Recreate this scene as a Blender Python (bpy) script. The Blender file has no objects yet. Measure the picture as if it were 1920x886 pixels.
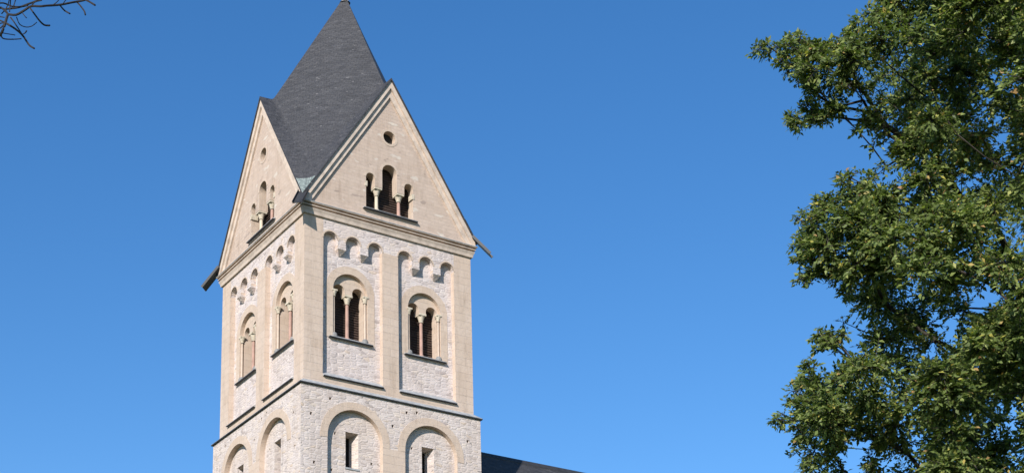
import bpy, math, random
import numpy as np
from mathutils import Vector, Matrix
from mathutils.geometry import tessellate_polygon

R = math.radians
sc = bpy.context.scene
random.seed(5)

# ---------------------------------------------------------------- camera
CAM = Vector((-31.2166, -58.0303, 1.6))
F_PX, CX, CY = 3059.22, 901.25, 1089.06          # focal length and principal point, in photo pixels
YAW, PITCH, ROLL = 0.57989, 0.26575, -0.021714
fwd = Vector((math.sin(YAW) * math.cos(PITCH), math.cos(YAW) * math.cos(PITCH), math.sin(PITCH)))
rt0 = Vector((math.cos(YAW), -math.sin(YAW), 0))
up0 = rt0.cross(fwd)
rt = math.cos(ROLL) * rt0 + math.sin(ROLL) * up0
up = -math.sin(ROLL) * rt0 + math.cos(ROLL) * up0
cd = bpy.data.cameras.new('camera')
cam = bpy.data.objects.new('camera', cd)
sc.collection.objects.link(cam)
cam.matrix_world = Matrix(((rt.x, up.x, -fwd.x, CAM.x), (rt.y, up.y, -fwd.y, CAM.y), (rt.z, up.z, -fwd.z, CAM.z), (0, 0, 0, 1)))
cd.sensor_fit = 'HORIZONTAL'
cd.sensor_width = 36
cd.lens = F_PX / 1920 * 36
cd.shift_x = (960 - CX) / 1920
cd.shift_y = (CY - 443) / 1920
cd.clip_start, cd.clip_end = 0.1, 4000
sc.camera = cam


def at(x, y, d):
    """a point d metres ahead of the camera"""
    return CAM + d * (fwd + rt * ((x - CX) / F_PX) - up * ((y - CY) / F_PX))


# ---------------------------------------------------------------- light
SUN = Vector((-1.08, -0.82, 0.69)).normalized()   # towards the sun
EL = math.asin(SUN.z)
AZ = math.atan2(SUN.x, SUN.y)
w = bpy.data.worlds.new('World')
sc.world = w
w.use_nodes = True
nt = w.node_tree
nt.nodes.clear()
sky = nt.nodes.new('ShaderNodeTexSky')
sky.sky_type = 'NISHITA'
sky.sun_disc = False
sky.sun_elevation = EL
sky.sun_rotation = AZ
sky.altitude = 100
sky.air_density = 1.0
sky.dust_density = 0.1
sky.ozone_density = 2.2
bg = nt.nodes.new('ShaderNodeBackground')
bg.inputs['Strength'].default_value = 0.141
wo = nt.nodes.new('ShaderNodeOutputWorld')
hs = nt.nodes.new('ShaderNodeHueSaturation')
hs.inputs['Saturation'].default_value = 1.31
hs.inputs['Hue'].default_value = 0.505
nt.links.new(sky.outputs[0], hs.inputs['Color'])
nt.links.new(hs.outputs[0], bg.inputs[0])
nt.links.new(bg.outputs[0], wo.inputs[0])
sl = bpy.data.lights.new('sun', 'SUN')
sl.energy = 5.0
sl.angle = R(0.5)
sl.color = (1.0, 0.945, 0.87)
so = bpy.data.objects.new('sun', sl)
sc.collection.objects.link(so)
so.rotation_euler = (-SUN).to_track_quat('-Z', 'Y').to_euler()
so.location = (-60, -80, 80)
sc.view_settings.view_transform = 'Standard'
sc.view_settings.look = 'None'
sc.view_settings.exposure = 0.33
sc.view_settings.gamma = 1
sc.view_settings.use_curve_mapping = False
sc.cycles.max_bounces = 6
sc.cycles.transparent_max_bounces = 6


# ---------------------------------------------------------------- materials
class NT:
    def __init__(s, name, rough=0.85, spec=0.3):
        s.m = bpy.data.materials.new(name)
        s.m.use_nodes = True
        s.t = s.m.node_tree
        s.b = s.t.nodes['Principled BSDF']
        s.b.inputs['Roughness'].default_value = rough
        s.b.inputs['Specular IOR Level'].default_value = spec

    def n(s, typ, **kw):
        nd = s.t.nodes.new(typ)
        for k, v in kw.items():
            setattr(nd, k, v)
        return nd

    def put(s, sock, v):
        if isinstance(v, bpy.types.NodeSocket):
            s.t.links.new(v, sock)
        elif isinstance(v, tuple) and len(v) == 3 and sock.type == 'RGBA':
            sock.default_value = (*v, 1)
        else:
            sock.default_value = v

    def uv(s):
        return s.n('ShaderNodeUVMap').outputs[0]

    def obj(s):
        return s.n('ShaderNodeTexCoord').outputs['Object']

    def vmath(s, op, a, b):
        nd = s.n('ShaderNodeVectorMath', operation=op)
        s.put(nd.inputs[0], a)
        s.put(nd.inputs[1], b)
        return nd.outputs[0]

    def math(s, op, a, b=0.0, clamp=False):
        nd = s.n('ShaderNodeMath', operation=op, use_clamp=clamp)
        s.put(nd.inputs[0], a)
        s.put(nd.inputs[1], b)
        return nd.outputs[0]

    def noise(s, vec, scale, detail=4, rough=0.6):
        nd = s.n('ShaderNodeTexNoise')
        s.put(nd.inputs['Vector'], vec)
        nd.inputs['Scale'].default_value = scale
        nd.inputs['Detail'].default_value = detail
        nd.inputs['Roughness'].default_value = rough
        return nd

    def mix(s, fac, a, b, blend='MIX'):
        nd = s.n('ShaderNodeMix', data_type='RGBA', blend_type=blend)
        s.put(nd.inputs[0], fac)
        s.put(nd.inputs[6], a)
        s.put(nd.inputs[7], b)
        return nd.outputs[2]

    def ramp(s, fac, stops, const=False):
        nd = s.n('ShaderNodeValToRGB')
        if const:
            nd.color_ramp.interpolation = 'CONSTANT'
        e = nd.color_ramp.elements
        while len(e) < len(stops):
            e.new(0.5)
        for el, (p, c) in zip(e, stops):
            el.position = p
            el.color = (*c, 1) if isinstance(c, tuple) else (c, c, c, 1)
        s.put(nd.inputs[0], fac)
        return nd.outputs[0]

    def bump(s, h, strength, dist):
        nd = s.n('ShaderNodeBump')
        nd.inputs['Strength'].default_value = strength
        nd.inputs['Distance'].default_value = dist
        s.put(nd.inputs['Height'], h)
        s.t.links.new(nd.outputs[0], s.b.inputs['Normal'])

    def col(s, c):
        s.put(s.b.inputs['Base Color'], c)
        return s.m


def streak(k, uv, lo):
    """rain streaks and grime: tall narrow stains with shapes of their own"""
    a = k.noise(k.vmath('MULTIPLY', uv, (2.6, .28, 1)), 1.0, 5, .7)
    b = k.noise(uv, .35, 3, .6)
    m = k.math('MULTIPLY', k.ramp(a.outputs[0], [(.48, 0.0), (.68, 1.0)]), k.ramp(b.outputs[0], [(.40, .15), (.62, 1.0)]))
    return k.mix(m, (1, 1, 1), (lo, lo * .98, lo * .955))


def rubble(name, tint=(1, 1, 1), w_=0.29, h_=0.115):
    k = NT(name, 0.9, 0.2)
    uv = k.uv()
    nz = k.noise(uv, 1.6, 3)
    d = k.vmath('MULTIPLY', k.vmath('SUBTRACT', nz.outputs['Color'], (0.5, 0.5, 0.5)), (0.25, 0.10, 0))
    v = k.vmath('MULTIPLY', k.vmath('ADD', uv, d), (1 / w_, 1 / h_, 1))
    vo = k.n('ShaderNodeTexVoronoi', voronoi_dimensions='2D')
    k.put(vo.inputs['Vector'], v)
    vo.inputs['Scale'].default_value = 1
    vo.inputs['Randomness'].default_value = 0.75
    ve = k.n('ShaderNodeTexVoronoi', voronoi_dimensions='2D', feature='DISTANCE_TO_EDGE')
    k.put(ve.inputs['Vector'], v)
    ve.inputs['Scale'].default_value = 1
    ve.inputs['Randomness'].default_value = 0.75
    sep = k.n('ShaderNodeSeparateColor')
    k.put(sep.inputs[0], vo.outputs['Color'])
    t = lambda c: tuple(a * b for a, b in zip(c, tint))
    stone = k.ramp(sep.outputs[0], [(0, t((.40, .37, .365))), (.10, t((.50, .47, .46))), (.45, t((.55, .52, .515))), (.8, t((.59, .565, .56))), (.93, t((.61, .57, .53))), (1, t((.52, .45, .38)))])
    fine = k.noise(uv, 9, 5, 0.7)
    stone = k.mix(0.45, stone, k.ramp(fine.outputs[0], [(.3, .40), (.47, .92), (.75, 1.0)]), 'MULTIPLY')
    edge = k.ramp(ve.outputs['Distance'], [(0.0, 1.0), (0.10, 0.0)])
    c = k.mix(k.math('MULTIPLY', edge, 0.5), stone, t((.58, .55, .53)))
    big = k.noise(uv, 0.55, 4, 0.65)
    c = k.mix(k.ramp(big.outputs[0], [(.43, 0.0), (.66, 0.5)]), c, t((.50, .445, .40)))
    c = k.mix(1.0, c, streak(k, uv, .74), 'MULTIPLY')
    pit = k.noise(uv, 4.5, 2, 0.5)
    c = k.mix(k.ramp(pit.outputs[0], [(.66, 0.0), (.72, 0.55)]), c, (.12, .105, .095))
    h = k.math('ADD', k.math('MULTIPLY', k.ramp(ve.outputs['Distance'], [(0.0, 0.0), (0.22, 1.0)]), k.math('ADD', sep.outputs[1], 0.35)), k.math('MULTIPLY', fine.outputs[0], 0.8))
    k.bump(h, 0.7, 0.015)
    return k.col(c)


def ashlar(name, c1, c2, w_, h_, patch=None, joint=0.84, speck=0.0):
    k = NT(name, 0.88, 0.2)
    uv = k.uv()
    br = k.n('ShaderNodeTexBrick')
    nz0 = k.noise(uv, 2.5, 2)
    d = k.vmath('MULTIPLY', k.vmath('SUBTRACT', nz0.outputs['Color'], (0.5, 0.5, 0.5)), (0.02, 0.02, 0))
    k.put(br.inputs['Vector'], k.vmath('ADD', uv, d))
    br.inputs['Scale'].default_value = 1
    br.inputs['Brick Width'].default_value = w_
    br.inputs['Row Height'].default_value = h_
    br.inputs['Mortar Size'].default_value = 0.009
    br.inputs['Mortar Smooth'].default_value = 0.3
    k.put(br.inputs['Color1'], c1)
    k.put(br.inputs['Color2'], c2)
    k.put(br.inputs['Mortar'], tuple(a * joint for a in c1))
    c = br.outputs['Color']
    fine = k.noise(uv, 7, 6, 0.7)
    c = k.mix(0.6, c, k.ramp(fine.outputs[0], [(.3, .72), (.5, .97), (.8, 1.0)]), 'MULTIPLY')
    big = k.noise(uv, 0.7, 4, 0.6)
    c = k.mix(k.ramp(big.outputs[0], [(.4, 0.0), (.75, 0.5)]), c, tuple(a * b for a, b in zip(c1, (.86, .80, .74))))
    c = k.mix(1.0, c, streak(k, uv, .74), 'MULTIPLY')
    if patch:
        pn = k.noise(k.vmath('MULTIPLY', uv, (1.3, 2.6, 1)), 1.0, 2, 0.5)
        c = k.mix(k.ramp(pn.outputs[0], [(.655, 0.0), (.685, 0.55)]), c, patch)
        pd = k.noise(k.vmath('MULTIPLY', k.vmath('ADD', uv, (7.3, 3.1, 0)), (1.3, 3.0, 1)), 1.0, 2, 0.5)
        c = k.mix(k.ramp(pd.outputs[0], [(.665, 0.0), (.70, 0.5)]), c, (.22, .17, .15))
    h = k.math('ADD', k.math('MULTIPLY', br.outputs['Fac'], -0.6), k.math('MULTIPLY', fine.outputs[0], 0.7))
    k.bump(h, 0.6, 0.02)
    return k.col(c)


def plain(name, c, rough=0.8, var=0.3, scale=6, spec=0.3, bump=0.3, bd=0.01, metal=0.0):
    k = NT(name, rough, spec)
    o = k.obj()
    nz = k.noise(o, scale, 5, 0.65)
    cc = k.mix(1.0, c, k.ramp(nz.outputs[0], [(.3, 1 - var), (.55, 1.0), (.75, 1.0 + var * 0.4)]), 'MULTIPLY')
    k.b.inputs['Metallic'].default_value = metal
    k.bump(nz.outputs[0], bump, bd)
    return k.col(cc)


def slate(name):
    k = NT(name, 0.62, 0.35)
    uv = k.uv()
    br = k.n('ShaderNodeTexBrick')
    rot = k.n('ShaderNodeVectorRotate', rotation_type='Z_AXIS')
    rot.inputs['Angle'].default_value = R(7)
    k.put(rot.inputs['Vector'], uv)
    nz = k.noise(uv, 1.2, 2)
    d = k.vmath('MULTIPLY', k.vmath('SUBTRACT', nz.outputs['Color'], (0.5, 0.5, 0.5)), (0.05, 0.05, 0))
    k.put(br.inputs['Vector'], k.vmath('ADD', rot.outputs[0], d))
    br.inputs['Scale'].default_value = 1
    br.inputs['Brick Width'].default_value = 0.24
    br.inputs['Row Height'].default_value = 0.14
    br.inputs['Mortar Size'].default_value = 0.012
    br.inputs['Mortar Smooth'].default_value = 0.4
    k.put(br.inputs['Color1'], (.043, .0425, .046))
    k.put(br.inputs['Color2'], (.056, .0545, .057))
    k.put(br.inputs['Mortar'], (.036, .036, .041))
    st = k.noise(k.vmath('MULTIPLY', rot.outputs[0], (1.3, 5.5, 1)), 1.0, 4, 0.65)
    c = k.mix(1.0, br.outputs['Color'], k.ramp(st.outputs[0], [(.32, .66), (.5, .98), (.7, 1.42)]), 'MULTIPLY')
    sp = k.noise(k.vmath('MULTIPLY', rot.outputs[0], (2.2, 4.5, 1)), 1.6, 1, 0.4)
    c = k.mix(k.ramp(sp.outputs[0], [(.72, 0.0), (.78, 0.6)]), c, (.21, .20, .20))
    h = k.math('SUBTRACT', k.math('MULTIPLY', st.outputs[0], 0.6), k.math('MULTIPLY', br.outputs['Fac'], 0.8))
    k.bump(h, 0.7, 0.02)
    return k.col(c)


M_RUB = rubble('rubble_stone', (1.06, .975, .94))
M_RUB2 = rubble('lower_rubble_stone', (1.04, .955, .90), 0.27, 0.105)
M_ASH = ashlar('ashlar_stone', (.575, .462, .382), (.535, .424, .342), 1.05, 0.34)
M_RING = ashlar('arch_stone', (.57, .46, .375), (.53, .42, .338), 0.42, 0.30, joint=.9)
M_GAB = ashlar('gable_tuff', (.55, .437, .362), (.49, .383, .313), 0.40, 0.155, patch=(.62, .57, .50), joint=.9)
M_TRIM = plain('trim_stone', (.572, .466, .385), 0.85, 0.3, 3)
M_CAP = plain('capital_stone', (.56, .485, .38), 0.85, 0.35, 8, bump=.6, bd=.03)
M_PINK = plain('pink_sandstone', (.40, .25, .20), 0.75, 0.25, 4)
M_PALE = plain('pale_column_stone', (.55, .47, .36), 0.8, 0.25, 4)
M_LEAD = plain('lead_sheet', (.36, .365, .37), 0.6, 0.4, 5, bump=.3)
M_GREY = plain('grey_base_stone', (.24, .235, .23), 0.85, 0.4, 8)
M_DLEAD = plain('dark_lead', (.040, .040, .043), 0.55, 0.4, 3, bump=.3)  # spouts and ridge cap; also the painted shade strips under sills and string course
kc = NT('patina_copper', 0.6, 0.3)
cn = kc.noise(kc.vmath('MULTIPLY', kc.uv(), (5, 1.4, 1)), 1.2, 4, .65)
kc.bump(cn.outputs[0], .3, .02)
M_COPPER = kc.col(kc.ramp(cn.outputs[0], [(.32, (.05, .055, .058)), (.47, (.13, .155, .15)), (.6, (.25, .29, .27)), (.78, (.38, .41, .39))]))
M_SLATE = slate('roof_slate')
M_LOUV = plain('louvre_timber', (.062, .040, .031), 0.7, 0.5, 7)
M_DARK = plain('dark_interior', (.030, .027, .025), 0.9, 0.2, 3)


# ---------------------------------------------------------------- mesh helpers
class MB:
    def __init__(s):
        s.v, s.f = [], []

    def poly(s, pts):
        i = len(s.v)
        s.v += [tuple(p) for p in pts]
        s.f.append(tuple(range(i, i + len(pts))))

    def box(s, x0, x1, y0, y1, z0, z1):
        p = [(x, y, z) for x in (x0, x1) for y in (y0, y1) for z in (z0, z1)]
        for q in ((0, 1, 3, 2), (4, 6, 7, 5), (0, 4, 5, 1), (2, 3, 7, 6), (0, 2, 6, 4), (1, 5, 7, 3)):
            s.poly([p[i] for i in q])

    def build(s, name, mat, parent=None, smooth=False):
        me = bpy.data.meshes.new(name)
        me.from_pydata(s.v, [], s.f)
        me.update()
        uvl = me.uv_layers.new(name='UVMap')
        for p in me.polygons:
            n = p.normal
            t = Vector((-n.y, n.x, 0))
            if t.length < 0.05:
                t = Vector((1, 0, 0))
            t.normalize()
            if (abs(t.x) > abs(t.y) and t.x < 0) or (abs(t.y) >= abs(t.x) and t.y < 0):
                t = -t
            b = n.cross(t)
            if b.z < 0:
                b = -b
            off = 13.7 * (abs(n.x) > abs(n.y))
            for li in p.loop_indices:
                co = me.vertices[me.loops[li].vertex_index].co
                uvl.data[li].uv = (co.dot(t) + off, co.dot(b))
        if smooth:
            me.polygons.foreach_set('use_smooth', [True] * len(me.polygons))
        me.materials.append(mat)
        o = bpy.data.objects.new(name, me)
        sc.collection.objects.link(o)
        if parent is not None:
            o.parent = parent
        return o


Z0 = 26.15     # string course height above the ground
H = 4.0        # half the width of the belfry storey


def P(u, n, z):
    return (u, -(H + n), Z0 + z)


def sheet(mb, outer, holes, n):
    loops = [outer] + holes
    flat = [p for l in loops for p in l]
    tris = tessellate_polygon([[Vector((a, b, 0)) for a, b in l] for l in loops])
    i = len(mb.v)
    mb.v += [P(a, n, b) for a, b in flat]
    for a, b, c in tris:
        A, B, C = flat[a], flat[b], flat[c]
        cr = (B[0] - A[0]) * (C[1] - A[1]) - (B[1] - A[1]) * (C[0] - A[0])
        if abs(cr) < 1e-9:
            continue
        mb.f.append((i + a, i + b, i + c) if cr > 0 else (i + a, i + c, i + b))


def rim(mb, loop, n0, n1, closed=True):
    k = len(loop)
    for i in range(k if closed else k - 1):
        a, b = loop[i], loop[(i + 1) % k]
        mb.poly([P(a[0], n0, a[1]), P(b[0], n0, b[1]), P(b[0], n1, b[1]), P(a[0], n1, a[1])])


def arc(uc, zc, r, a0=0, a1=180, k=20):
    return [(uc + r * math.cos(R(a0 + (a1 - a0) * i / k)), zc + r * math.sin(R(a0 + (a1 - a0) * i / k))) for i in range(k + 1)]


def arch(uc, hw, zb, zs, k=20):
    """round-headed outline, anticlockwise"""
    return [(uc - hw, zb), (uc + hw, zb)] + arc(uc, zs, hw, 0, 180, k)


def rect(a, b, c, d):
    return [(a, c), (b, c), (b, d), (a, d)]


def lathe(mb, prof, cx, cy, z, k=14):
    """prof: (radius, height) pairs round a vertical axis, absolute local position"""
    i = len(mb.v)
    for r_, h_ in prof:
        for j in range(k):
            a = 2 * math.pi * j / k
            mb.v.append((cx + r_ * math.cos(a), cy + r_ * math.sin(a), z + h_))
    for q in range(len(prof) - 1):
        for j in range(k):
            j2 = (j + 1) % k
            mb.f.append((i + q * k + j, i + q * k + j2, i + (q + 1) * k + j2, i + (q + 1) * k + j))


def pbox(mb, u0, u1, n0, n1, z0, z1):
    mb.box(u0, u1, -(H + n1), -(H + n0), Z0 + z0, Z0 + z1)


def children(o):
    return [c for c in sc.collection.objects if c.parent == o]


def copy_tree(o, parent, rot=None):
    c = o.copy()
    sc.collection.objects.link(c)
    c.parent = parent
    if rot is not None:
        c.rotation_euler = (0, 0, rot)
    for ch in children(o):
        copy_tree(ch, c)
    return c


def thing(name, label, cat, loc):
    o = bpy.data.objects.new(name, None)
    o.location = loc
    sc.collection.objects.link(o)
    o['label'], o['category'] = label, cat
    return o


# ---------------------------------------------------------------- the ground
gm = NT('lawn', 0.95, 0.1)
go = gm.obj()
gc = gm.mix(gm.noise(go, 0.15, 5).outputs[0], (.035, .055, .018), (.075, .085, .035))
gm.bump(gm.noise(go, 6, 4).outputs[0], 0.6, 0.05)
gm.col(gc)
mb = MB()
g = [(x, y) for x in (-1500, -300, -60, 60, 300, 1500) for y in (-1500, -300, -60, 60, 300, 1500)]
for i in range(5):
    for j in range(5):
        a = [g[i * 6 + j], g[(i + 1) * 6 + j], g[(i + 1) * 6 + j + 1], g[i * 6 + j + 1]]
        mb.poly([(x, y, 0) for x, y in a])
ground = mb.build('ground', gm.m)
ground['kind'] = 'structure'

# ---------------------------------------------------------------- the tower
tower = thing('church_tower', 'square pale stone bell tower with pointed gables, arched windows and steep slate roof', 'church tower', (0, 0, 0))
face_parts = []     # parts of the front face, later copied round to the other three
D1 = 0.23           # depth of the wall panels
PI_, PO_ = 0.38, 3.14      # inner and outer edges of a panel
WC = 1.77           # centre of each window and blind arch
ZS, AR = 6.65, 0.335       # little arches: springing and radius
pit = PO_ - PI_
cent = [PI_ + AR, (PI_ + PO_) / 2, PO_ - AR]
ZT, ZB, ZL = 7.62, 0.58, 6.36


def side(parts_fn):
    for s in (-1, 1):
        parts_fn(s)


# ashlar corner strips, middle strip and band
mb = MB()
for s in (-1, 1):
    sheet(mb, rect(min(s * PO_, s * H), max(s * PO_, s * H), -0.05, ZT), [], 0)
    for u, top in ((s * PO_, ZS), (s * PI_, ZS)):
        mb.poly([P(u, 0, ZB), P(u, 0, top), P(u, -D1, top), P(u, -D1, ZB)])
    mb.poly([P(s * PI_, 0, ZB), P(s * PO_, 0, ZB), P(s * PO_, -D1, ZB), P(s * PI_, -D1, ZB)])
sheet(mb, rect(-PI_, PI_, ZB, ZS), [], 0)
sheet(mb, rect(-PO_, PO_, -0.05, ZB), [], 0)
face_parts.append(mb.build('belfry_pilasters', M_ASH, tower))


# rubble frieze pierced by two rows of three little arches
def arcade(s):
    """outline of one arcade's lower edge from small u to large u"""
    out = []
    cs = sorted(s * c for c in cent)
    for i, c in enumerate(cs):
        out += [(a, b) for a, b in arc(c, ZS, AR, 180, 0, 16)]
        if i < 2:
            out += [(c + AR, ZL), (cs[i + 1] - AR, ZL)]
    return out


mb = MB()
low = arcade(-1) + arcade(1)
sheet(mb, low + [(PO_, ZT), (-PO_, ZT)], [], 0)
for s in (-1, 1):
    rim(mb, arcade(s), 0, -D1, closed=False)
frieze = mb.build('arch_frieze', M_RUB, tower)
face_parts.append(frieze)
for s in (-1, 1):
    for c in cent:
        mb = MB()
        o_, i_ = arc(s * c, ZS, AR + .06, 0, 180, 16), arc(s * c, ZS, AR, 0, 180, 16)
        o_ = [(max(min(a, 9), -9), b) for a, b in o_]
        for q in range(16):
            mb.poly([P(*[o_[q][0], .014, o_[q][1]]), P(o_[q + 1][0], .014, o_[q + 1][1]), P(i_[q + 1][0], .014, i_[q + 1][1]), P(i_[q][0], .014, i_[q][1])])
        rim(mb, o_, .014, 0, False)
        rim(mb, i_, .014, -.03, False)
        mb.build('arch_ring', M_RING, frieze)
for s in (-1, 1):
    cs = sorted(cent)
    for a, b in zip(cs, cs[1:]):
        c = s * (a + b) / 2
        hw = (b - a) / 2 - AR
        mb = MB()
        # bracket: block on top, tapering to a tip against the panel
        t, q, bt = .012, ZL - .06, ZL - .27
        top = [P(c - hw, t, ZL + .004), P(c + hw, t, ZL + .004), P(c + hw, -D1, ZL + .004), P(c - hw, -D1, ZL + .004)]
        mid = [P(c - hw, t, q), P(c + hw, t, q), P(c + hw, -D1, q), P(c - hw, -D1, q)]
        bot = [P(c - hw * .28, -D1 + .04, bt), P(c + hw * .28, -D1 + .04, bt), P(c + hw * .28, -D1, bt), P(c - hw * .28, -D1, bt)]
        for A, B in ((top, mid), (mid, bot)):
            for i in range(4):
                mb.poly([A[i], A[(i + 1) % 4], B[(i + 1) % 4], B[i]])
        mb.poly(top)
        mb.poly(bot[::-1])
        mb.build('corbel', M_RUB, frieze)

# rubble panels, their sills and the paired belfry windows
WR, WS, WB = 0.80, 4.60, 2.46


def colonnette(par, u, n, zb, zt, r, mat):
    y = -(H + n)
    mb = MB()
    lathe(mb, [(r * 1.75, 0), (r * 1.75, .05), (r * 1.45, .09), (r * 1.55, .12), (r, .16), (r * .95, zt - zb)], u, y, Z0 + zb)
    return mb.build('column', mat, par, True)


def capital(par, u, n, zb, zt, r, top, dep, imp=.09):
    """a flaring capital with a square impost block on it"""
    y = -(H + n)
    mb = MB()
    lathe(mb, [(r, 0), (r * 1.25, .02), (r * 1.05, .05), (r * 1.35, (zt - zb - imp) * .5), (r * 1.9, zt - zb - imp)], u, y, Z0 + zb)
    mb.box(u - top, u + top, y - dep, y + dep, Z0 + zt - imp, Z0 + zt)
    return mb.build('capital', M_CAP, par)


def louvres(par, polys, n, zb, zt, u0, u1):
    """dark boards set behind the openings"""
    mb = MB()
    z = zb
    while z < zt:
        mb.poly([P(u0, n, z), P(u1, n, z), P(u1, n - .07, z + .12), P(u0, n - .07, z + .12)])
        mb.poly([P(u0, n, z), P(u1, n, z), P(u1, n, z - .025), P(u0, n, z - .025)])
        mb.poly([P(u0, n, z - .025), P(u1, n, z - .025), P(u1, n - .07, z + .095), P(u0, n - .07, z + .095)])
        z += .11
    lo = mb.build('louvre', M_LOUV, par)
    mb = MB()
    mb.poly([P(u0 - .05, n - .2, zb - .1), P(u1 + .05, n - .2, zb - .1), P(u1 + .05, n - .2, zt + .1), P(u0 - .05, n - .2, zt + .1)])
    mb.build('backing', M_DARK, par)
    return lo


for s in (-1, 1):
    uc = s * WC
    u0, u1 = min(s * PI_, s * PO_), max(s * PI_, s * PO_)
    mb = MB()
    sheet(mb, rect(u0 - .02, u1 + .02, ZB - .03, 7.05), [arch(uc, WR, WB, WS, 28)], -D1)
    pan = mb.build('wall_panel', M_RUB, tower)
    face_parts.append(pan)
    mb = MB()
    a, b = (ZB + .20, -D1 + .004), (ZB - .02, .045)
    e = .0
    prof = [(-D1 + .002, ZB + .28), (.10, ZB + .025), (.10, ZB + .005), (.002, ZB - .02)]
    for (n0, z0_), (n1, z1_) in zip(prof, prof[1:]):
        mb.poly([P(u0 + .003, n0, z0_), P(u1 - .003, n0, z0_), P(u1 - .003, n1, z1_), P(u0 + .003, n1, z1_)])
    for u in (u0 + .003, u1 - .003):
        mb.poly([P(u, n, z) for n, z in prof])
    psl = mb.build('panel_sill', M_LEAD, pan)
    mb = MB()
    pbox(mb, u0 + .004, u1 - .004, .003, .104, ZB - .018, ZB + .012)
    mb.build('sill_shade_lip', M_DLEAD, pan)  # dark lead strip that paints in the shade line below the panel sill

    # window
    n1 = -D1 - .16          # the wall with the two lights
    mb = MB()
    outl = arch(uc, WR, WB, WS, 28)
    ring_o = [(uc - WR - .30, WB - .02)] + [(uc - WR - .30, WB - .02)][:0] + [(uc + WR + .30, WB - .02)] + arc(uc, WS, WR + .30, 0, 180, 28)
    edge_ = PO_ - .004
    lim = lambda l: [(max(min(a_, max(u0, u1) - .004), min(u0, u1) + .004), b_) for a_, b_ in l]
    ring_o = lim(ring_o)
    # surround, slightly proud
    inner = arc(uc, WS, WR, 0, 180, 28)
    outer = arc(uc, WS, WR + .33, 0, 180, 28)
    for q in range(28):
        mb.poly([P(*(outer[q][0], -D1 + .014, outer[q][1])), P(outer[q + 1][0], -D1 + .014, outer[q + 1][1]), P(inner[q + 1][0], -D1 + .014, inner[q + 1][1]), P(inner[q][0], -D1 + .014, inner[q][1])])
    rim(mb, outer, -D1 + .014, -D1, False)
    for sg in (-1, 1):
        ua, ub = uc + sg * WR, uc + sg * (WR + .33)
        sheet(mb, rect(min(ua, ub), max(ua, ub), WB - .02, WS), [], -D1 + .014)
        mb.poly([P(ub, -D1 + .014, WB - .02), P(ub, -D1 + .014, WS), P(ub, -D1, WS), P(ub, -D1, WB - .02)])
    rim(mb, outl, -D1 + .014, n1)
    # two-light wall
    lo, lr = .44, .265
    tz = 4.66
    hole = [(uc - lo - lr, WB + .02), (uc + lo + lr, WB + .02)] + arc(uc + lo, tz, lr, 0, 180, 14) + [(uc + lo - lr, 4.52), (uc - lo + lr, 4.52)] + arc(uc - lo, tz, lr, 0, 180, 14)
    sheet(mb, outl, [hole], n1)
    rim(mb, hole, n1, n1 - .40)
    win = mb.build('belfry_window', M_RING, tower)
    face_parts.append(win)
    mb = MB()
    prof = [(n1 - .38, WB + .10), (-D1 - .02, WB + .08), (-D1 + .14, WB - .02), (-D1 + .14, WB - .05), (-D1 + .002, WB - .075)]
    for (n0, z0_), (na, z1_) in zip(prof, prof[1:]):
        w0 = WR if n0 < -D1 + .01 else 1.0
        mb.poly([P(uc - 1.0 if n0 > -D1 else uc - WR + .003, n0, z0_), P(uc + 1.0 if n0 > -D1 else uc + WR - .003, n0, z0_), P(uc + 1.0, na, z1_), P(uc - 1.0, na, z1_)])
    for sg in (-1, 1):
        mb.poly([P(uc + sg * 1.0, n, z) for n, z in prof[1:]])
    mb.build('sill', M_LEAD, win)
    mb = MB()
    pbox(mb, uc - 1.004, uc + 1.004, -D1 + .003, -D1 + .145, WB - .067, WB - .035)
    mb.build('sill_shade_lip', M_DLEAD, win)  # dark strip standing in for the shade beneath the window sill
    colonnette(win, uc, n1 - .12, WB + .08, 4.16, .072, M_PINK)
    capital(win, uc, n1 - .12, 4.14, 4.53, .085, .17, .17)
    for sg in (-1, 1):
        un = uc + sg * (WR - .075)
        colonnette(win, un, n1 + .085, WB + .08, 4.30, .046, M_RING)
        capital(win, un, n1 + .085, 4.28, 4.58, .066, .12, .12, .07)
        mb = MB()   # curved roll carried by the nook shafts is left to the ring; a stone block stands at the foot
        lathe(mb, [(.14, 0), (.14, .10), (.09, .19), (.0, .20)], un - sg * .01, -(H + n1 + .10), Z0 + WB + .03, 10)
        mb.build('base', M_GREY, win)
    louvres(win, None, n1 - .385, WB + .05, 5.05, uc - .74, uc + .74)

# lower storey: rubble, blind arches, slit windows
NL = 0.20
LR, LS = 1.25, -1.96
LBOT = -10.0


def LP(n):
    return n


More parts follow.
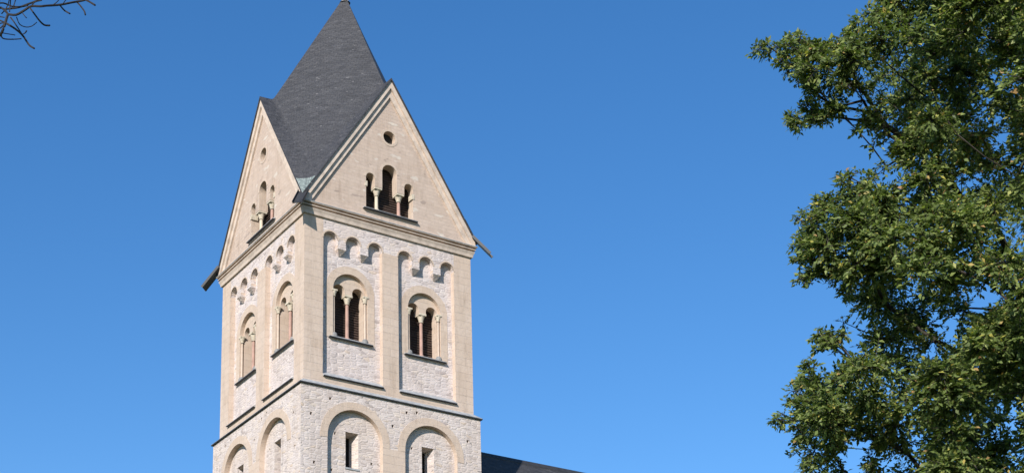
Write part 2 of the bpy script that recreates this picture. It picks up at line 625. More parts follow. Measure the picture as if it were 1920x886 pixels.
mb = MB()
HL = H + NL
ah = [arch(s * WC, LR, LBOT, LS, 32) for s in (-1, 1)]
putlog = [(-3.75, -1.2), (3.55, -1.05), (-.05, -1.05), (3.7, -2.5), (-3.6, -3.2), (1.1, -.25), (-2.9, -.42), (.62, -.34)]
ph = [rect(a - .05, a + .05, b - .06, b + .06) for a, b in putlog]
ZTOPL = .045
rect_l = rect(-HL, HL, -Z0, ZTOPL)
sheet(mb, rect_l, ah + ph, NL)
for a in ph:
    rim(mb, a, NL, NL - .16)
lw = mb.build('lower_wall', M_RUB2, tower)
face_parts.append(lw)
for a, b in putlog:
    mb = MB()
    sheet(mb, rect(a - .07, a + .07, b - .08, b + .08), [], NL - .14)
    mb.build('putlog_hole', M_DARK, lw)
DN = .22
for s in (-1, 1):
    uc = s * WC
    mb = MB()
    inner, outer = arc(uc, LS, LR, -4, 184, 32), arc(uc, LS, LR + .33, -4, 184, 32)
    clip = lambda l: [((min(a, -.012) if s < 0 else max(a, .012)), b) for a, b in l]
    oc = clip(outer)
    for q in range(32):
        mb.poly([P(oc[q][0], NL + .014, oc[q][1]), P(oc[q + 1][0], NL + .014, oc[q + 1][1]), P(inner[q + 1][0], NL + .014, inner[q + 1][1]), P(inner[q][0], NL + .014, inner[q][1])])
    rim(mb, oc, NL + .014, NL, False)
    rim(mb, inner, NL + .014, NL - .0, False)
    rim(mb, arch(uc, LR, LBOT, LS, 32), NL, NL - DN)
    face_parts.append(mb.build('blind_arch', M_RING, tower))
    # recessed wall with a splayed slit
    so_ = rect(uc - .33, uc + .25, -3.08, -1.60)
    si_ = rect(uc - .31, uc + .10, -2.99, -1.66)
    mb = MB()
    spots = [(uc + .85, -2.75), (uc - .8, -1.75), (uc - .95, -3.3)]
    hs = [rect(a - .045, a + .045, b - .05, b + .05) for a, b in spots]
    sheet(mb, rect(uc - LR - .03, uc + LR + .03, LBOT - .03, LS + LR + .03), [so_] + hs, NL - DN)
    for h_ in hs:
        rim(mb, h_, NL - DN, NL - DN - .12)
    nic = mb.build('niche_wall', M_RUB2, tower)
    face_parts.append(nic)
    for a, b in spots:
        mb = MB()
        sheet(mb, rect(a - .06, a + .06, b - .07, b + .07), [], NL - DN - .10)
        mb.build('putlog_hole', M_DARK, nic)
    mb = MB()
    na, nb = NL - DN, NL - DN - .50
    for i in range(4):
        j = (i + 1) % 4
        mb.poly([P(so_[i][0], na, so_[i][1]), P(so_[j][0], na, so_[j][1]), P(si_[j][0], nb, si_[j][1]), P(si_[i][0], nb, si_[i][1])])
    slit = mb.build('slit_window', M_RUB2, tower)
    face_parts.append(slit)
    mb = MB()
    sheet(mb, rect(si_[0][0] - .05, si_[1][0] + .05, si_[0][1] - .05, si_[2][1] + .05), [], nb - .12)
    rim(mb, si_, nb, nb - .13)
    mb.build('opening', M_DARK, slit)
    mb = MB()
    pbox(mb, uc - .36, uc + .28, NL - DN - .08, NL - DN + .03, -3.16, -3.085)
    mb.build('sill', M_LEAD, slit)
    mb = MB()
    pbox(mb, uc - .40, uc + .32, NL - DN - .10, NL - DN + .012, -1.595, -1.47)
    mb.build('lintel', M_RUB, slit)
mb = MB()
mm = WC - LR
sheet(mb, rect(-mm, mm, LBOT, LS - .105), [], NL + .010)
rim(mb, rect(-mm, mm, LBOT, LS - .105), NL + .010, NL)
face_parts.append(mb.build('middle_pier', M_ASH, tower))

# gable: tuff wall, raking mouldings, round window, stepped triple window
GA, GS = 14.83, 1.583
gz = lambda u: GA - GS * abs(u)
GWB = 8.50
lights = [(-.93, .215, 9.97), (0.0, .36, 10.45), (.93, .215, 9.97)]
CT = 9.62
hole = [(-.93 - .215, GWB), (.93 + .215, GWB)]
hole += arc(.93, 9.97, .215, 0, 180, 12) + [(.715, CT), (.36, CT)] + arc(0, 10.45, .36, 0, 180, 18) + [(-.36, CT), (-.715, CT)] + arc(-.93, 9.97, .215, 0, 180, 12)
ocu = arc(0, 12.12, .30, 0, 345, 23)
mb = MB()
sheet(mb, [(-H, 7.9), (H, 7.9), (H, gz(H) - .02), (0, GA - .02), (-H, gz(H) - .02)], [hole, ocu], 0)
face_parts.append(mb.build('gable_wall', M_GAB, tower))
mb = MB()
rim(mb, hole, 0, -.42)
# thin lighter arch stones
for uc, r_, z_ in lights:
    i_, o_ = arc(uc, z_, r_, 0, 180, 16), arc(uc, z_, r_ + .10, 0, 180, 16)
    for q in range(16):
        mb.poly([P(o_[q][0], .010, o_[q][1]), P(o_[q + 1][0], .010, o_[q + 1][1]), P(i_[q + 1][0], .010, i_[q + 1][1]), P(i_[q][0], .010, i_[q][1])])
    rim(mb, i_, .010, 0, False)
    rim(mb, o_, .010, 0, False)
gw = mb.build('gable_window', M_RING, tower)
face_parts.append(gw)
for s in (-1, 1):
    colonnette(gw, s * .5375, -.20, GWB + .04, CT - .32, .075, M_PINK if s > 0 else M_PALE)
    capital(gw, s * .5375, -.20, CT - .34, CT + .005, .085, .172, .19, .08)
    mb = MB()
    pbox(mb, s * 1.145 - .06, s * 1.145 + .06, -.30, .02, CT - .1, CT + .14)
    mb.build('impost', M_CAP, gw)
mb = MB()
prof = [(-.40, GWB + .07), (.03, GWB + .02), (.14, GWB - .02), (.14, GWB - .05), (.002, GWB - .08)]
for (n0, z0_), (na, z1_) in zip(prof, prof[1:]):
    wa, wb = (1.14 if n0 < 0 else 1.30), 1.30
    mb.poly([P(-wa, n0, z0_), P(wa, n0, z0_), P(wb, na, z1_), P(-wb, na, z1_)])
for sg in (-1, 1):
    mb.poly([P(sg * 1.30, n, z) for n, z in prof[1:]])
mb.build('sill', M_LEAD, gw)
mb = MB()
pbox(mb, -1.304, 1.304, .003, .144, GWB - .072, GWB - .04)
mb.build('sill_shade_lip', M_DLEAD, gw)  # dark strip: the shade under the gable sill put into its colour
louvres(gw, None, -.44, GWB + .05, 10.9, -1.2, 1.2)
mb = MB()
rim(mb, ocu, 0, -.30)
o2 = arc(0, 12.12, .41, 0, 345, 23)
for q in range(24):
    r2 = (q + 1) % 24
    mb.poly([P(o2[q][0], .012, o2[q][1]), P(o2[r2][0], .012, o2[r2][1]), P(ocu[r2][0], .012, ocu[r2][1]), P(ocu[q][0], .012, ocu[q][1])])
rim(mb, o2, .012, 0)
rim(mb, ocu, .012, 0)
oc = mb.build('round_window', M_RING, tower)
face_parts.append(oc)
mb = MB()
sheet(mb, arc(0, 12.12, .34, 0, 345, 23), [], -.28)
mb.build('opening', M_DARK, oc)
for s in (-1, 1):
    mb = MB()
    for n, o0, o1, lim_ in ((.17, 0, .40, H + .17), (.085, .40, .80, H + .085)):
        pts = [(0, GA - o0), (s * min(lim_, (GA - o0 - 7.95) / GS), max(7.95, gz(lim_) - o0))]
        if gz(lim_) - o0 > 7.95:
            pts.append((s * lim_, 7.95))
        pts += [(s * (GA - o1 - 7.95) / GS, 7.95), (0, GA - o1)]
        if s > 0:
            sheet(mb, pts[::-1], [], n)
        else:
            sheet(mb, pts, [], n)
        a, b = pts[-2], pts[-1]
        mb.poly([P(a[0], n, a[1]), P(b[0], n, b[1]), P(b[0], n - .085, b[1]), P(a[0], n - .085, a[1])])
    a, b = (s * (GA - .80 - 7.95) / GS, 7.95), (0, GA - .80)
    face_parts.append(mb.build('raking_moulding', M_TRIM, tower))

# the other three faces
for k in (1, 2, 3):
    for o in face_parts:
        copy_tree(o, tower, -k * math.pi / 2)


# square rings: cornice and string course
def ring(name, prof, mat, base=H):
    mb = MB()
    sg = [(-1, -1), (1, -1), (1, 1), (-1, 1)]
    for (n0, z0_), (na, z1_) in zip(prof, prof[1:]):
        for i in range(4):
            a, b = sg[i], sg[(i + 1) % 4]
            mb.poly([(a[0] * (base + n0), a[1] * (base + n0), Z0 + z0_), (b[0] * (base + n0), b[1] * (base + n0), Z0 + z0_),
                     (b[0] * (base + na), b[1] * (base + na), Z0 + z1_), (a[0] * (base + na), a[1] * (base + na), Z0 + z1_)])
    return mb.build(name, mat, tower)


cor = ring('cornice', [(-.02, 7.50), (.075, 7.50), (.085, 7.54), (.10, 7.62), (.15, 7.73), (.155, 7.75), (.0, 7.757), (.0, 7.825), (.18, 7.83), (.185, 7.865), (.02, 7.87), (.02, 7.935), (.225, 7.94), (.225, 7.975)], M_TRIM)
ct = ring('cornice_flashing', [(.225, 7.975), (.245, 7.970), (.245, 8.0), (-.01, 8.10)], M_LEAD)
ct.parent = cor
ring('string_course', [(-.01, .30), (.27, .075), (.27, .06), (.19, .055)], M_LEAD)
ring('string_shade_drip', [(.266, .063), (.278, .059), (.272, .010), (.262, .005), (.203, .03)], M_DLEAD).parent = bpy.data.objects['string_course']  # dark lead strip added to blacken the shade line under the string course

# roof
ZA, KR, FB = 21.50, 1.835, 3.5
mb = MB()
VO = H + .225
ZG = Z0 + GA + .07
vz = lambda u: ZG - GS * u
under = .11
ZV = vz(VO)


def ridge_z(x):
    """the ridge falls straight from the apex and kicks out flat just behind the gable"""
    zs, ze = Z0 + ZA - KR * x, ZG + .06 * (VO - x)
    k = .10
    d = zs - ze
    return ze + .5 * (d + math.sqrt(d * d + k * k)) - .5 * k * k / (abs(d) + 6 * k) if d < 1.5 else zs


def roof_z(x, y):
    s_, t_ = x / VO, y / VO
    z = (1 - t_) * ridge_z(x) + t_ * vz(x) + (1 - s_) * ridge_z(y) + s_ * vz(y)
    return z - ((1 - s_) * (1 - t_) * (Z0 + ZA) + (s_ * (1 - t_) + t_ * (1 - s_)) * ZG + s_ * t_ * ZV)


gs = [VO * f for f in (0, .1, .2, .3, .4, .5, .6, .68, .74, .78, .80, .82, .84, .86, .89, .93, 1)]
for sx in (-1, 1):
    for sy in (-1, 1):
        for i in range(len(gs) - 1):
            for j in range(len(gs) - 1):
                mb.poly([(sx * x, sy * y, roof_z(x, y)) for x, y in ((gs[i], gs[j]), (gs[i + 1], gs[j]), (gs[i + 1], gs[j + 1]), (gs[i], gs[j + 1]))])
        iy = (H + .13) / VO
        for sw in (0, 1):
            f_ = lambda u, v, z: (sx * u, sy * v, z) if sw else (sx * v, sy * u, z)
            mb.poly([f_(0, VO, ZG), f_(VO, VO, ZV), f_(VO, VO, ZV - under), f_(0, VO, ZG - under)])
            mb.poly([f_(0, VO, ZG - under), f_(VO, VO, ZV - under), f_(VO, VO * iy, ZV - under), f_(0, VO * iy, ZG - under)])
roof = mb.build('helm_roof', M_SLATE, tower)
for sx in (-1, 1):
    for sy in (-1, 1):
        # green copper lining at the foot of each valley
        mb = MB()
        lift = .03
        wd, q = .60, 8
        pt = lambda i, j: (sx * (VO - wd * i / q), sy * (VO - wd * j / q), roof_z(VO - wd * i / q, VO - wd * j / q) + lift)
        for i in range(q):
            for j in range(q - i):
                mb.poly([pt(i, j), pt(i + 1, j), pt(i, j + 1)])
                if i + j < q - 1:
                    mb.poly([pt(i + 1, j), pt(i + 1, j + 1), pt(i, j + 1)])
        mb.build('valley_flashing', M_COPPER, roof)
        # lead spout
        mb = MB()
        ax = Vector((sx, sy, 0)).normalized()
        sd = Vector((-ax.y, ax.x, 0))
        a0 = Vector((sx * 4.10, sy * 4.10, Z0 + 8.42))
        a1 = Vector((sx * 4.64, sy * 4.64, Z0 + 7.50))
        dr = (a1 - a0).normalized()
        nn = sd.cross(dr).normalized()
        if nn.z < 0:
            nn = -nn
        hw, th, dp = .22, .02, .09

        def bar(s0, s1_, n0, n1_):
            p = []
            for base in (a0, a1):
                for q, t in ((s0, n0), (s1_, n0), (s1_, n1_), (s0, n1_)):
                    p.append(base + sd * q + nn * t)
            for i in range(4):
                j = (i + 1) % 4
                mb.poly([p[i], p[j], p[4 + j], p[4 + i]])
            mb.poly(p[:4])
            mb.poly(p[4:])
        bar(-hw, hw, -th, 0)
        bar(-hw, -hw + th, .001, dp)
        bar(hw - th, hw, .001, dp)
        mb.build('water_spout', M_DLEAD, tower)
mb = MB()
lathe(mb, [(.25, -.42), (.19, -.40), (.09, .02), (.05, .1), (.05, .9), (.16, .98), (.19, 1.1), (.16, 1.22), (.05, 1.3), (.035, 1.4), (.03, 2.6)], 0, 0, Z0 + ZA)
mb.box(-.6, .6, -.03, .03, Z0 + ZA + 1.95, Z0 + ZA + 2.05)
mb.build('finial', plain('pale_lead', (.50, .47, .44), 0.6, 0.3, 5), tower)

# ---------------------------------------------------------------- the nave
nave = thing('church_nave', 'dark slate nave roof sloping behind the foot of the bell tower', 'church', (17, 0, 0))
NX0, NX1, RZ, EY, EZ = HL - 17 + .004, 34 - 17, Z0 + .36, 5.6, Z0 - 7.2
mb = MB()
for sy in (-1, 1):
    a, b = (NX0, 0, RZ), (NX1 + .4, 0, RZ)
    c, d = (NX1 + .4, sy * EY, EZ), (NX0, sy * EY, EZ)
    mb.poly([a, b, c, d])
    mb.poly([d, c, (NX1 + .4, sy * EY, EZ - .16), (NX0, sy * EY, EZ - .16)])
    mb.poly([(NX0, sy * EY, EZ - .16), (NX1 + .4, sy * EY, EZ - .16), (NX1 + .4, 0, RZ - .2), (NX0, 0, RZ - .2)])
    mb.poly([b, c, (NX1 + .4, sy * EY, EZ - .16), (NX1 + .4, 0, RZ - .2)])
nr = mb.build('roof', M_SLATE, nave)
mb = MB()
for sy in (-1, 1):
    mb.poly([(NX0, 0, RZ + .05), (NX1 + .4, 0, RZ + .05), (NX1 + .4, sy * .16, RZ - .16), (NX0, sy * .16, RZ - .16)])
    mb.poly([(NX0, sy * .16, RZ - .16), (NX1 + .4, sy * .16, RZ - .16), (NX1 + .4, sy * .16, RZ - .22), (NX0, sy * .16, RZ - .22)])
mb.build('ridge_cap', M_DLEAD, nr)
mb = MB()
wy = EY - .45
for sy in (-1, 1):
    mb.poly([(NX0, sy * wy, 0), (NX1, sy * wy, 0), (NX1, sy * wy, EZ + .25), (NX0, sy * wy, EZ + .25)])
mb.poly([(NX1, -wy, 0), (NX1, wy, 0), (NX1, wy, EZ + .3), (NX1, 0, RZ - .3), (NX1, -wy, EZ + .3)])
mb.build('wall', M_RUB2, nave)
for i in range(5):
    x = NX0 + 3.5 + i * 5.6
    for sy in (-1, 1):
        mb = MB()
        pts = [(x + a, sy * (wy + .012), 11.0 + b) for a, b in arch(0, .75, 0, 3.4, 16)]
        mb.poly(pts)
        wn = mb.build('window', M_DARK, nave)
        mb = MB()
        i_, o_ = arch(0, .75, 0, 3.4, 16), arch(0, 1.0, -.2, 3.4, 16)
        for q in range(len(i_)):
            r2 = (q + 1) % len(i_)
            f_ = lambda p, t: (x + p[0], sy * (wy + t), 11.0 + p[1])
            mb.poly([f_(o_[q], .06), f_(o_[r2], .06), f_(i_[r2], .06), f_(i_[q], .06)])
            mb.poly([f_(o_[q], .06), f_(o_[r2], .06), f_(o_[r2], 0), f_(o_[q], 0)])
            mb.poly([f_(i_[q], .06), f_(i_[r2], .06), f_(i_[r2], 0), f_(i_[q], 0)])
        mb.build('frame', M_RING, wn)


# ---------------------------------------------------------------- trees
def tube(mb, pts, rads, k=6):
    i0 = len(mb.v)
    n = len(pts)
    for j, (p, r_) in enumerate(zip(pts, rads)):
        p = Vector(p)
        t = Vector(pts[min(j + 1, n - 1)]) - Vector(pts[max(j - 1, 0)])
        t.normalize()
        a = t.cross(Vector((.31, .17, .93)))
        if a.length < .05:
            a = t.cross(Vector((1, 0, 0)))
        a.normalize()
        b = t.cross(a)
        for q in range(k):
            an = 2 * math.pi * q / k
            mb.v.append(tuple(p + (a * math.cos(an) + b * math.sin(an)) * r_))
    for j in range(n - 1):
        for q in range(k):
            q2 = (q + 1) % k
            mb.f.append((i0 + j * k + q, i0 + j * k + q2, i0 + (j + 1) * k + q2, i0 + (j + 1) * k + q))
    mb.f.append(tuple(range(i0 + (n - 1) * k, i0 + n * k)))


M_BARK = plain('bark', (.050, .042, .035), 0.9, 0.5, 6, bump=.8, bd=.04)
M_TWIG = plain('dark_twig_bark', (.028, .025, .024), 0.85, 0.4, 8, bump=.4)

lk = NT('leaf', 0.5, 0.28)
atn = lk.n('ShaderNodeAttribute', attribute_name='tone')
lc = lk.ramp(atn.outputs['Fac'], [(0, (.042, .066, .016)), (.35, (.098, .130, .030)), (.65, (.165, .215, .066)), (.86, (.30, .335, .100)), (.965, (.42, .37, .08)), (1, (.40, .24, .10))])
lk.col(lc)
tr = lk.n('ShaderNodeBsdfTranslucent')
lk.put(tr.inputs['Color'], lk.mix(1.0, lc, (1.3, 1.5, .7), 'MULTIPLY'))
mx = lk.n('ShaderNodeMixShader')
mx.inputs[0].default_value = 0.34
lk.t.links.new(lk.b.outputs[0], mx.inputs[1])
lk.t.links.new(tr.outputs[0], mx.inputs[2])
lk.t.links.new(mx.outputs[0], lk.t.nodes['Material Output'].inputs[0])

rng = np.random.default_rng(11)
OUT = [(1750, -420), (1690, -200), (1660, -60), (1640, 0), (1628, 15), (1600, 30), (1585, 60), (1560, 70), (1540, 68), (1510, 74), (1500, 58), (1470, 66), (1450, 80), (1420, 80), (1410, 95), (1430, 108), (1455, 105), (1465, 125), (1490, 142), (1502, 160), (1510, 178), (1500, 195), (1475, 213), (1478, 228), (1492, 250), (1530, 237), (1560, 230), (1588, 208), (1582, 182), (1600, 165), (1616, 172), (1620, 210), (1598, 252), (1615, 252), (1640, 245), (1630, 284), (1652, 275), (1668, 270), (1672, 290), (1640, 315), (1620, 332), (1603, 318), (1558, 330), (1578, 355), (1550, 365), (1525, 370), (1525, 388), (1498, 398), (1510, 430), (1478, 455), (1497, 470), (1488, 500), (1512, 495), (1488, 530), (1520, 532), (1545, 525), (1577, 530), (1580, 560), (1592, 590), (1563, 600), (1560, 622), (1518, 618), (1530, 650), (1525, 672), (1493, 688), (1500, 705), (1473, 735), (1480, 760), (1448, 786), (1475, 797), (1490, 830), (1478, 845), (1500, 890), (1510, 960), (1560, 1080), (1700, 1200), (2000, 1320), (2300, 1350), (2650, 1250), (2800, 900), (2800, 200), (2650, -300), (2350, -700), (2000, -650)]
NOTCH = [(1582, 900), (1583, 845), (1598, 826), (1640, 828), (1622, 850), (1612, 900)]
GAPS = [(1680, 330, 10), (1850, 200, 12), (1905, 150, 12), (1700, 480, 9), (1820, 480, 10), (1560, 680, 9), (1660, 720, 9), (1720, 760, 9), (1600, 740, 8), (1900, 330, 12), (1790, 360, 9), (1600, 590, 14), (1800, 620, 22), (1715, 640, 16), (1870, 560, 16), (1890, 545, 14), (1620, 655, 14), (1690, 240, 12), (1760, 290, 12), (1650, 190, 8), (1740, 520, 10), (1770, 600, 12)]
DARKZ = [(1780, 150, 130, 75), (1840, 290, 80, 30), (1720, 590, 150, 55), (1880, 800, 60, 90), (1660, 560, 70, 40), (1650, 640, 60, 30)]


def inside(poly, x, y):
    c = False
    j = len(poly) - 1
    for i in range(len(poly)):
        xi, yi = poly[i]
        xj, yj = poly[j]
        if (yi > y) != (yj > y) and x < (xj - xi) * (y - yi) / (yj - yi) + xi:
            c = not c
        j = i
    return c


def edist(poly, x, y):
    p = np.array(poly, float)
    q = np.roll(p, -1, 0)
    d = q - p
    t = np.clip(((np.array([x, y]) - p) * d).sum(1) / (d * d).sum(1), 0, 1)
    return float(np.sqrt(((p + d * t[:, None] - [x, y]) ** 2).sum(1)).min())


PXM = 24.0 / F_PX
trunk_px, trunk_d = 2260, 25.2
clumps = []      # px, py, depth, radius m


def add_clumps(n, x0, x1, y0, y1, lo, hi, emax, near, seen=True):
    c = t = 0
    while c < n and t < n * 60:
        t += 1
        x, y = rng.uniform(x0, x1), rng.uniform(y0, y1)
        if not inside(OUT, x, y) or inside(NOTCH, x, y):
            continue
        if any((x - a) ** 2 + (y - b) ** 2 < (g_ + 16) ** 2 for a, b, g_ in GAPS) and rng.random() < .93:
            continue
        e = min(edist(OUT, x, y), edist(NOTCH, x, y))
        if e > emax or e < lo * .55:
            continue
        dark = any(((x - a) / ra) ** 2 + ((y - b) / rb) ** 2 < 1 for a, b, ra, rb in DARKZ)
        if dark and rng.random() < .25:
            continue
        spread = min(2.6, .35 + e / 60)
        d = 24.0 - spread * rng.uniform(-.75, 1.0) if not dark else 25.4 + rng.uniform(-.3, 1.6)
        clumps.append((x, y, d, min(hi, max(lo, e * .85)) * PXM))
        c += 1


add_clumps(430, 1400, 1990, -80, 960, 20, 46, 999, True)
add_clumps(300, 1400, 1700, -20, 930, 9, 17, 28, True)
for x, y in ((1422, 94), (1434, 92), (1446, 96), (1458, 90), (1470, 84), (1482, 76), (1492, 82), (1480, 100), (1500, 74), (1512, 90), (1470, 112), (1496, 112), (1486, 226), (1498, 236), (1512, 228), (1530, 222), (1548, 214), (1562, 200), (1500, 410), (1494, 460), (1498, 488), (1504, 522), (1524, 524), (1532, 628), (1546, 640), (1460, 786), (1470, 776), (1604, 326), (1594, 334), (1640, 270), (1612, 246)):
    clumps.append((x, y, 23.7 + rng.uniform(-.25, .25), rng.uniform(.085, .12)))
NSEEN = len(clumps)
# the rest of the crown, round the trunk and outside the picture
t = 0
while len(clumps) < NSEEN + 170 and t < 9000:
    t += 1
    x, y = rng.uniform(1500, 2800), rng.uniform(-700, 1340)
    if (x < 1990 and -60 < y < 930) or not inside(OUT, x, y):
        continue
    e = edist(OUT, x, y)
    if e < 40:
        continue
    clumps.append((x, y, trunk_d + rng.uniform(-1, 1) * min(4.2, .5 + e / 70), rng.uniform(45, 75) * PXM))

# skeleton: every clump hangs on the nearest node that is closer to the trunk
base = at(trunk_px, 1089, trunk_d)
base.z = 0
nodes = []
parents = []
for i in range(26):
    z = i * .86
    nodes.append(Vector((base.x + .12 * math.sin(i * .6), base.y + .1 * math.cos(i * .5), z)))
    parents.append(i - 1)
NT_ = len(nodes)
cpos = [at(x, y, d) for x, y, d, _ in clumps]


def tdist(p):
    return math.hypot(p.x - base.x, p.y - base.y)


order = sorted(range(len(clumps)), key=lambda i: tdist(cpos[i]))
node_of = {}
dirs = {}
for i in order:
    c = cpos[i]
    tc = tdist(c)
    best, bj = 1e9, 0
    for j, q in enumerate(nodes):
        dz = c.z - q.z
        if j < NT_:
            if q.z < 4 or q.z > c.z - .25 * tc:
                continue
            dd = (c - q).length * 1.0
        else:
            if tdist(q) > tc - .1:
                continue
            e_ = c - q
            outv = Vector((c.x - base.x, c.y - base.y, .5)).normalized()
            dd = e_.length * (1.12 + .9 * max(0, .75 - e_.normalized().dot(outv))) + max(0, -dz) * .8
        if dd < best:
            best, bj = dd, j
    q = nodes[bj]
    L = (c - q).length
    steps = max(1, int(L / .45))
    prev = bj
    off = Vector(rng.normal(0, .05, 3))
    for s_ in range(1, steps + 1):
        f = s_ / steps
        sag = math.sin(math.pi * f) * L * .06
        pp = q.lerp(c, f) + Vector((0, 0, sag)) + off * math.sin(math.pi * f) * L
        nodes.append(pp)
        parents.append(prev)
        prev = len(nodes) - 1
    node_of[i] = prev
    dirs[i] = (c - nodes[parents[prev]]).normalized()
main = {}
for j in range(NT_, len(nodes)):
    main.setdefault(parents[j], j)
ends = set(node_of.values())
for it in range(3):
    new = list(nodes)
    for j in range(NT_, len(nodes)):
        if j in main and parents[j] >= 0:
            new[j] = nodes[j] * .5 + (nodes[parents[j]] + nodes[main[j]]) * .25
    nodes = new
load = np.zeros(len(nodes))
for i in node_of:
    load[node_of[i]] += 1
for j in range(len(nodes) - 1, -1, -1):
    if parents[j] >= 0:
        load[parents[j]] += load[j]
rad = np.minimum(.20, .0038 * np.sqrt(np.maximum(load, .6)) + .002)
for i in range(NT_):
    rad[i] = .34 - .011 * i if i else .46

tree = thing('leafy_tree', 'big green leafy tree filling the right side of the picture, some leaves turning yellow', 'tree', tuple(base))
off0 = base.copy()
mb = MB()
tube(mb, [nodes[i] - off0 for i in range(NT_)], [rad[i] for i in range(NT_)], 12)
mb.build('trunk', M_BARK, tree, True)
mb = MB()
kids = {}
for j in range(NT_, len(nodes)):
    kids.setdefault(parents[j], []).append(j)
starts = [(p, j) for p in kids for j in kids[p] if p < NT_ or j != p + 1]
for p, j in starts:
    pts, rr = [nodes[p] - off0], [min(rad[j] * 1.15, rad[p])]
    cur = j
    while True:
        pts.append(nodes[cur] - off0)
        rr.append(rad[cur])
        if cur + 1 < len(nodes) and parents[cur + 1] == cur and (cur + 1) in kids.get(cur, []):
            cur += 1
        else:
            break
    tube(mb, pts, rr, 5)
mb.build('branches', M_BARK, tree, True)

# twigs and leaves
LV, LT = [], []
twig = MB()
UPV = np.array([0, 0, 1.0])
SUNV = np.array(SUN)          # leaves turn towards the light
tr_xy = np.array([base.x, base.y])
for i, (x, y, d, r_) in enumerate(clumps):
    c = np.array(cpos[i])
    seen = i < NSEEN
    outw = np.array([c[0] - tr_xy[0], c[1] - tr_xy[1], 0])
    outw /= np.linalg.norm(outw) + 1e-6
    nt_ = int((6 + 30 * (r_ / .36) ** 2) if seen else 14)
    tone0 = rng.normal(0, .07)
    for q in range(nt_):
        v = rng.normal(0, 1, 3) * np.array([1, 1, .62])
        v = v / np.linalg.norm(v) + outw * .55 + UPV * rng.uniform(-.25, .25)
        v /= np.linalg.norm(v)
        L = r_ * rng.uniform(.75, 1.12) if seen else r_ * rng.uniform(.8, 1.2)
        L = max(L, .12)
        st = c + v * L * rng.uniform(-.1, .25)
        bend = np.array([0, 0, -rng.uniform(.05, .35)]) * L
        nl = max(5, int(L / .022)) if seen else max(5, int(L / .06))
        pts = [st + v * L * f + bend * f * f for f in (0, .5, 1)]
        if seen:
            tube(twig, [Vector(p) - off0 for p in pts], [.006, .004, .002], 3)
        sidev = np.cross(v, UPV + rng.normal(0, .35, 3))
        sidev /= np.linalg.norm(sidev) + 1e-6
        for l in range(nl):
            f = (l + rng.uniform(.2, .8)) / nl
            if f < .18:
                continue
            p0 = st + v * L * f + bend * f * f
            sg = 1 if l % 2 else -1
            ld = sidev * sg * rng.uniform(.5, 1.1) + v * rng.uniform(.3, 1.0) + np.array([0, 0, -rng.uniform(-.1, .55)])
            if f > .9:
                ld = v + rng.normal(0, .25, 3)
            ld += rng.normal(0, .18, 3)
            ld /= np.linalg.norm(ld)
            ll = rng.uniform(.045, .105) * (1 if seen else 1.45)
            wv = np.cross(ld, UPV * .35 + SUNV * .85 + rng.normal(0, .5, 3))
            wv /= np.linalg.norm(wv) + 1e-6
            nv = np.cross(wv, ld)
            ww = ll * rng.uniform(.22, .31)
            m_ = p0 + ld * ll * .45
            LV += [p0, m_ + wv * ww + nv * ll * .06, p0 + ld * ll - nv * ll * rng.uniform(0, .15), m_ - wv * ww + nv * ll * .06]
            tn = .46 + tone0 + rng.normal(0, .22)
            z_ = rng.random()
            if z_ > .98:
                tn = rng.uniform(.93, 1)
            LT.append(min(1, max(0, tn)))
twig.build('twigs', M_BARK, tree)
LV = np.array(LV, dtype=np.float32) - np.array(off0, dtype=np.float32)
nlf = len(LT)
print('leaves', nlf, 'clumps', len(clumps))
me = bpy.data.meshes.new('crown')
me.vertices.add(nlf * 4)
me.vertices.foreach_set('co', LV.ravel())
me.loops.add(nlf * 4)
me.loops.foreach_set('vertex_index', np.arange(nlf * 4, dtype=np.int32))
me.polygons.add(nlf)
me.polygons.foreach_set('loop_start', np.arange(0, nlf * 4, 4, dtype=np.int32))
me.polygons.foreach_set('loop_total', np.full(nlf, 4, dtype=np.int32))
at_ = me.attributes.new('tone', 'FLOAT', 'POINT')
at_.data.foreach_set('value', np.repeat(np.array(LT, dtype=np.float32), 4))
me.update(calc_edges=True)
me.materials.append(lk.m)
crown = bpy.data.objects.new('crown', me)
sc.collection.objects.link(crown)
crown.parent = tree

# ---------------------------------------------------------------- the bare tree
BD = 17.0
bbase = at(-760, 1089, BD + 1.5)
bbase.z = 0
bare = thing('bare_tree', 'bare tree whose thin dark twigs reach into the top left corner', 'tree', tuple(bbase))
limbs = MB()
trk = MB()
bt = [Vector((.15 * math.sin(i * .7), .12 * math.cos(i * .8), i * 1.15)) for i in range(15)]
tube(trk, bt, [.34 if i == 0 else .27 - .017 * i for i in range(15)], 10)
trk.build('trunk', M_TWIG, bare, True)


def px(l, dz=0.0):
    return [at(x, y, BD + dz + .25 * math.sin(x * .05 + y * .08)) - bbase for x, y in l]


def pxtube(l, r0, r1, dz=0.0):
    # smooth the traced line with extra points
    p = px(l, dz)
    n = len(p)
    out = []
    for i in range(n - 1):
        a, b = p[i], p[i + 1]
        pa, pb = p[max(0, i - 1)], p[min(n - 1, i + 2)]
        for f in (0, .33, .67):
            m0, m1 = (b - pa) * .5, (pb - a) * .5
            h00, h10, h01, h11 = 2 * f ** 3 - 3 * f ** 2 + 1, f ** 3 - 2 * f ** 2 + f, -2 * f ** 3 + 3 * f ** 2, f ** 3 - f ** 2
            out.append(a * h00 + m0 * h10 + b * h01 + m1 * h11)
    out.append(p[-1])
    k = len(out)
    tube(limbs, out, [1.6 * (r0 + (r1 - r0) * i / (k - 1)) for i in range(k)], 5)


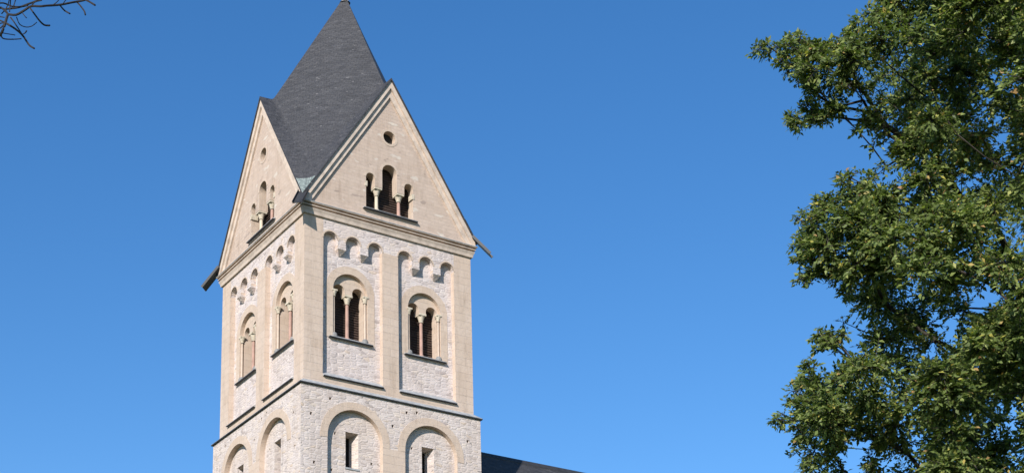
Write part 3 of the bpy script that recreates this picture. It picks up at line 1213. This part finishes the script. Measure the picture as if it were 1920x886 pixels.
# the limb that carries them, from the trunk
lim0 = [bt[8]] + px([(-520, 330), (-330, 190), (-170, 110), (-60, 60), (-25, 22), (2, 14), (15, 27)])
tube(limbs, lim0, [.09, .07, .05, .036, .024, .014, .010, .008], 6)
for l, a, b, dz in (
    ([(15, 27), (12, 36), (10, 43), (6, 54), (2, 63), (-8, 74)], .009, .009, 0),
    ([(15, 27), (30, 28), (45, 20), (58, 12), (75, 12), (90, 11), (115, 9), (140, 4), (160, 0), (185, -9), (215, -30)], .008, .007, 0),
    ([(160, 0), (168, 4), (178, 10)], .006, .007, 0),
    ([(145, 5), (153, 14), (158, 21), (160, 28)], .005, .0055, 0),
    ([(113, 11), (121, 20), (131, 26)], .005, .0055, 0),
    ([(56, 15), (65, 27), (74, 39), (83, 47), (93, 48)], .005, .0065, 0),
    ([(10, 43), (25, 52), (41, 65), (49, 76), (56, 86), (64, 91)], .007, .0065, 0),
    ([(20, 33), (30, 47), (41, 64)], .005, .004, .05),
    ([(31, 32), (37, 46), (49, 51), (60, 49), (69, 42)], .0035, .003, .1),
    ([(2, 63), (5, 72), (20, 74), (40, 73)], .005, .0035, 0),
    ([(4, 62), (16, 64), (28, 66)], .003, .003, 0),
    ([(41, 65), (47, 62), (50, 58)], .003, .005, 0),
    ([(-20, 18), (0, 15), (10, 19), (15, 27)], .007, .006, 0),
    ([(18, 22), (19, 10), (21, -8), (30, -40)], .004, .004, 0),
    ([(25, 14), (28, 4), (32, -10)], .004, .003, .08),
    ([(12, 17), (35, 14), (55, 7), (68, 2), (82, -6), (110, -30)], .007, .006, .12),
    ([(60, 10), (66, 4), (78, 1)], .004, .004, .12),
    ([(100, 9), (108, 3), (114, -6)], .003, .003, 0),
    ([(-30, 40), (-5, 32), (8, 33)], .005, .003, .1),
    ([(-40, 45), (-12, 36), (10, 43)], .006, .005, .1),
    ([(8, 45), (2, 52), (-10, 58)], .005, .004, 0),
    ([(118, 8), (122, 2), (130, -8)], .003, .003, 0),
    ([(-15, 8), (6, 6), (22, 12), (38, 13), (52, 10)], .005, .006, .15),
    ([(3, 26), (10, 18), (16, 6), (18, -8)], .004, .003, .1),
    ([(-10, 50), (0, 44), (10, 43)], .004, .004, .1),
    ([(40, 21), (46, 30), (50, 34)], .003, .003, 0),
    ([(70, 2), (76, -5), (90, -14)], .005, .004, .1),
):
    pxtube(l, a, b, dz)


# the other limbs, outside the picture
def grow(p, v, L, r_, lev):
    n = 5
    pts, rr = [p], [r_]
    for i in range(n):
        v = (v + Vector((random.gauss(0, .16), random.gauss(0, .16), random.gauss(.03, .12)))).normalized()
        p = p + v * (L / n)
        pts.append(p)
        rr.append(max(.004, r_ * (1 - .55 * (i + 1) / n)))
        if lev < 3 and i >= 1:
            for s_ in range(2 if lev else 1):
                sv = v.cross(Vector((random.gauss(0, 1), random.gauss(0, 1), random.gauss(0, 1)))).normalized()
                grow(p, (v * .55 + sv * .7).normalized(), L * random.uniform(.4, .6), rr[-1] * .55, lev + 1)
    tube(limbs, pts, rr, 4)


left = -Vector((rt.x, rt.y, 0)).normalized()
away = Vector((fwd.x, fwd.y, 0)).normalized()
for i, (k, az_, L) in enumerate(((5, 0.3, 4.2), (6, -.7, 4.0), (7, 1.2, 3.6), (9, .2, 3.4), (10, -1.0, 3.0), (11, .9, 2.7), (12, -.2, 2.4), (13, .5, 2.2), (14, 0, 2.0))):
    d_ = (left * math.cos(az_) + away * math.sin(az_) + Vector((0, 0, .55 + .05 * i))).normalized()
    grow(bt[k], d_, L, .095 - .007 * i, 0)
limbs.build('branches', M_TWIG, bare)
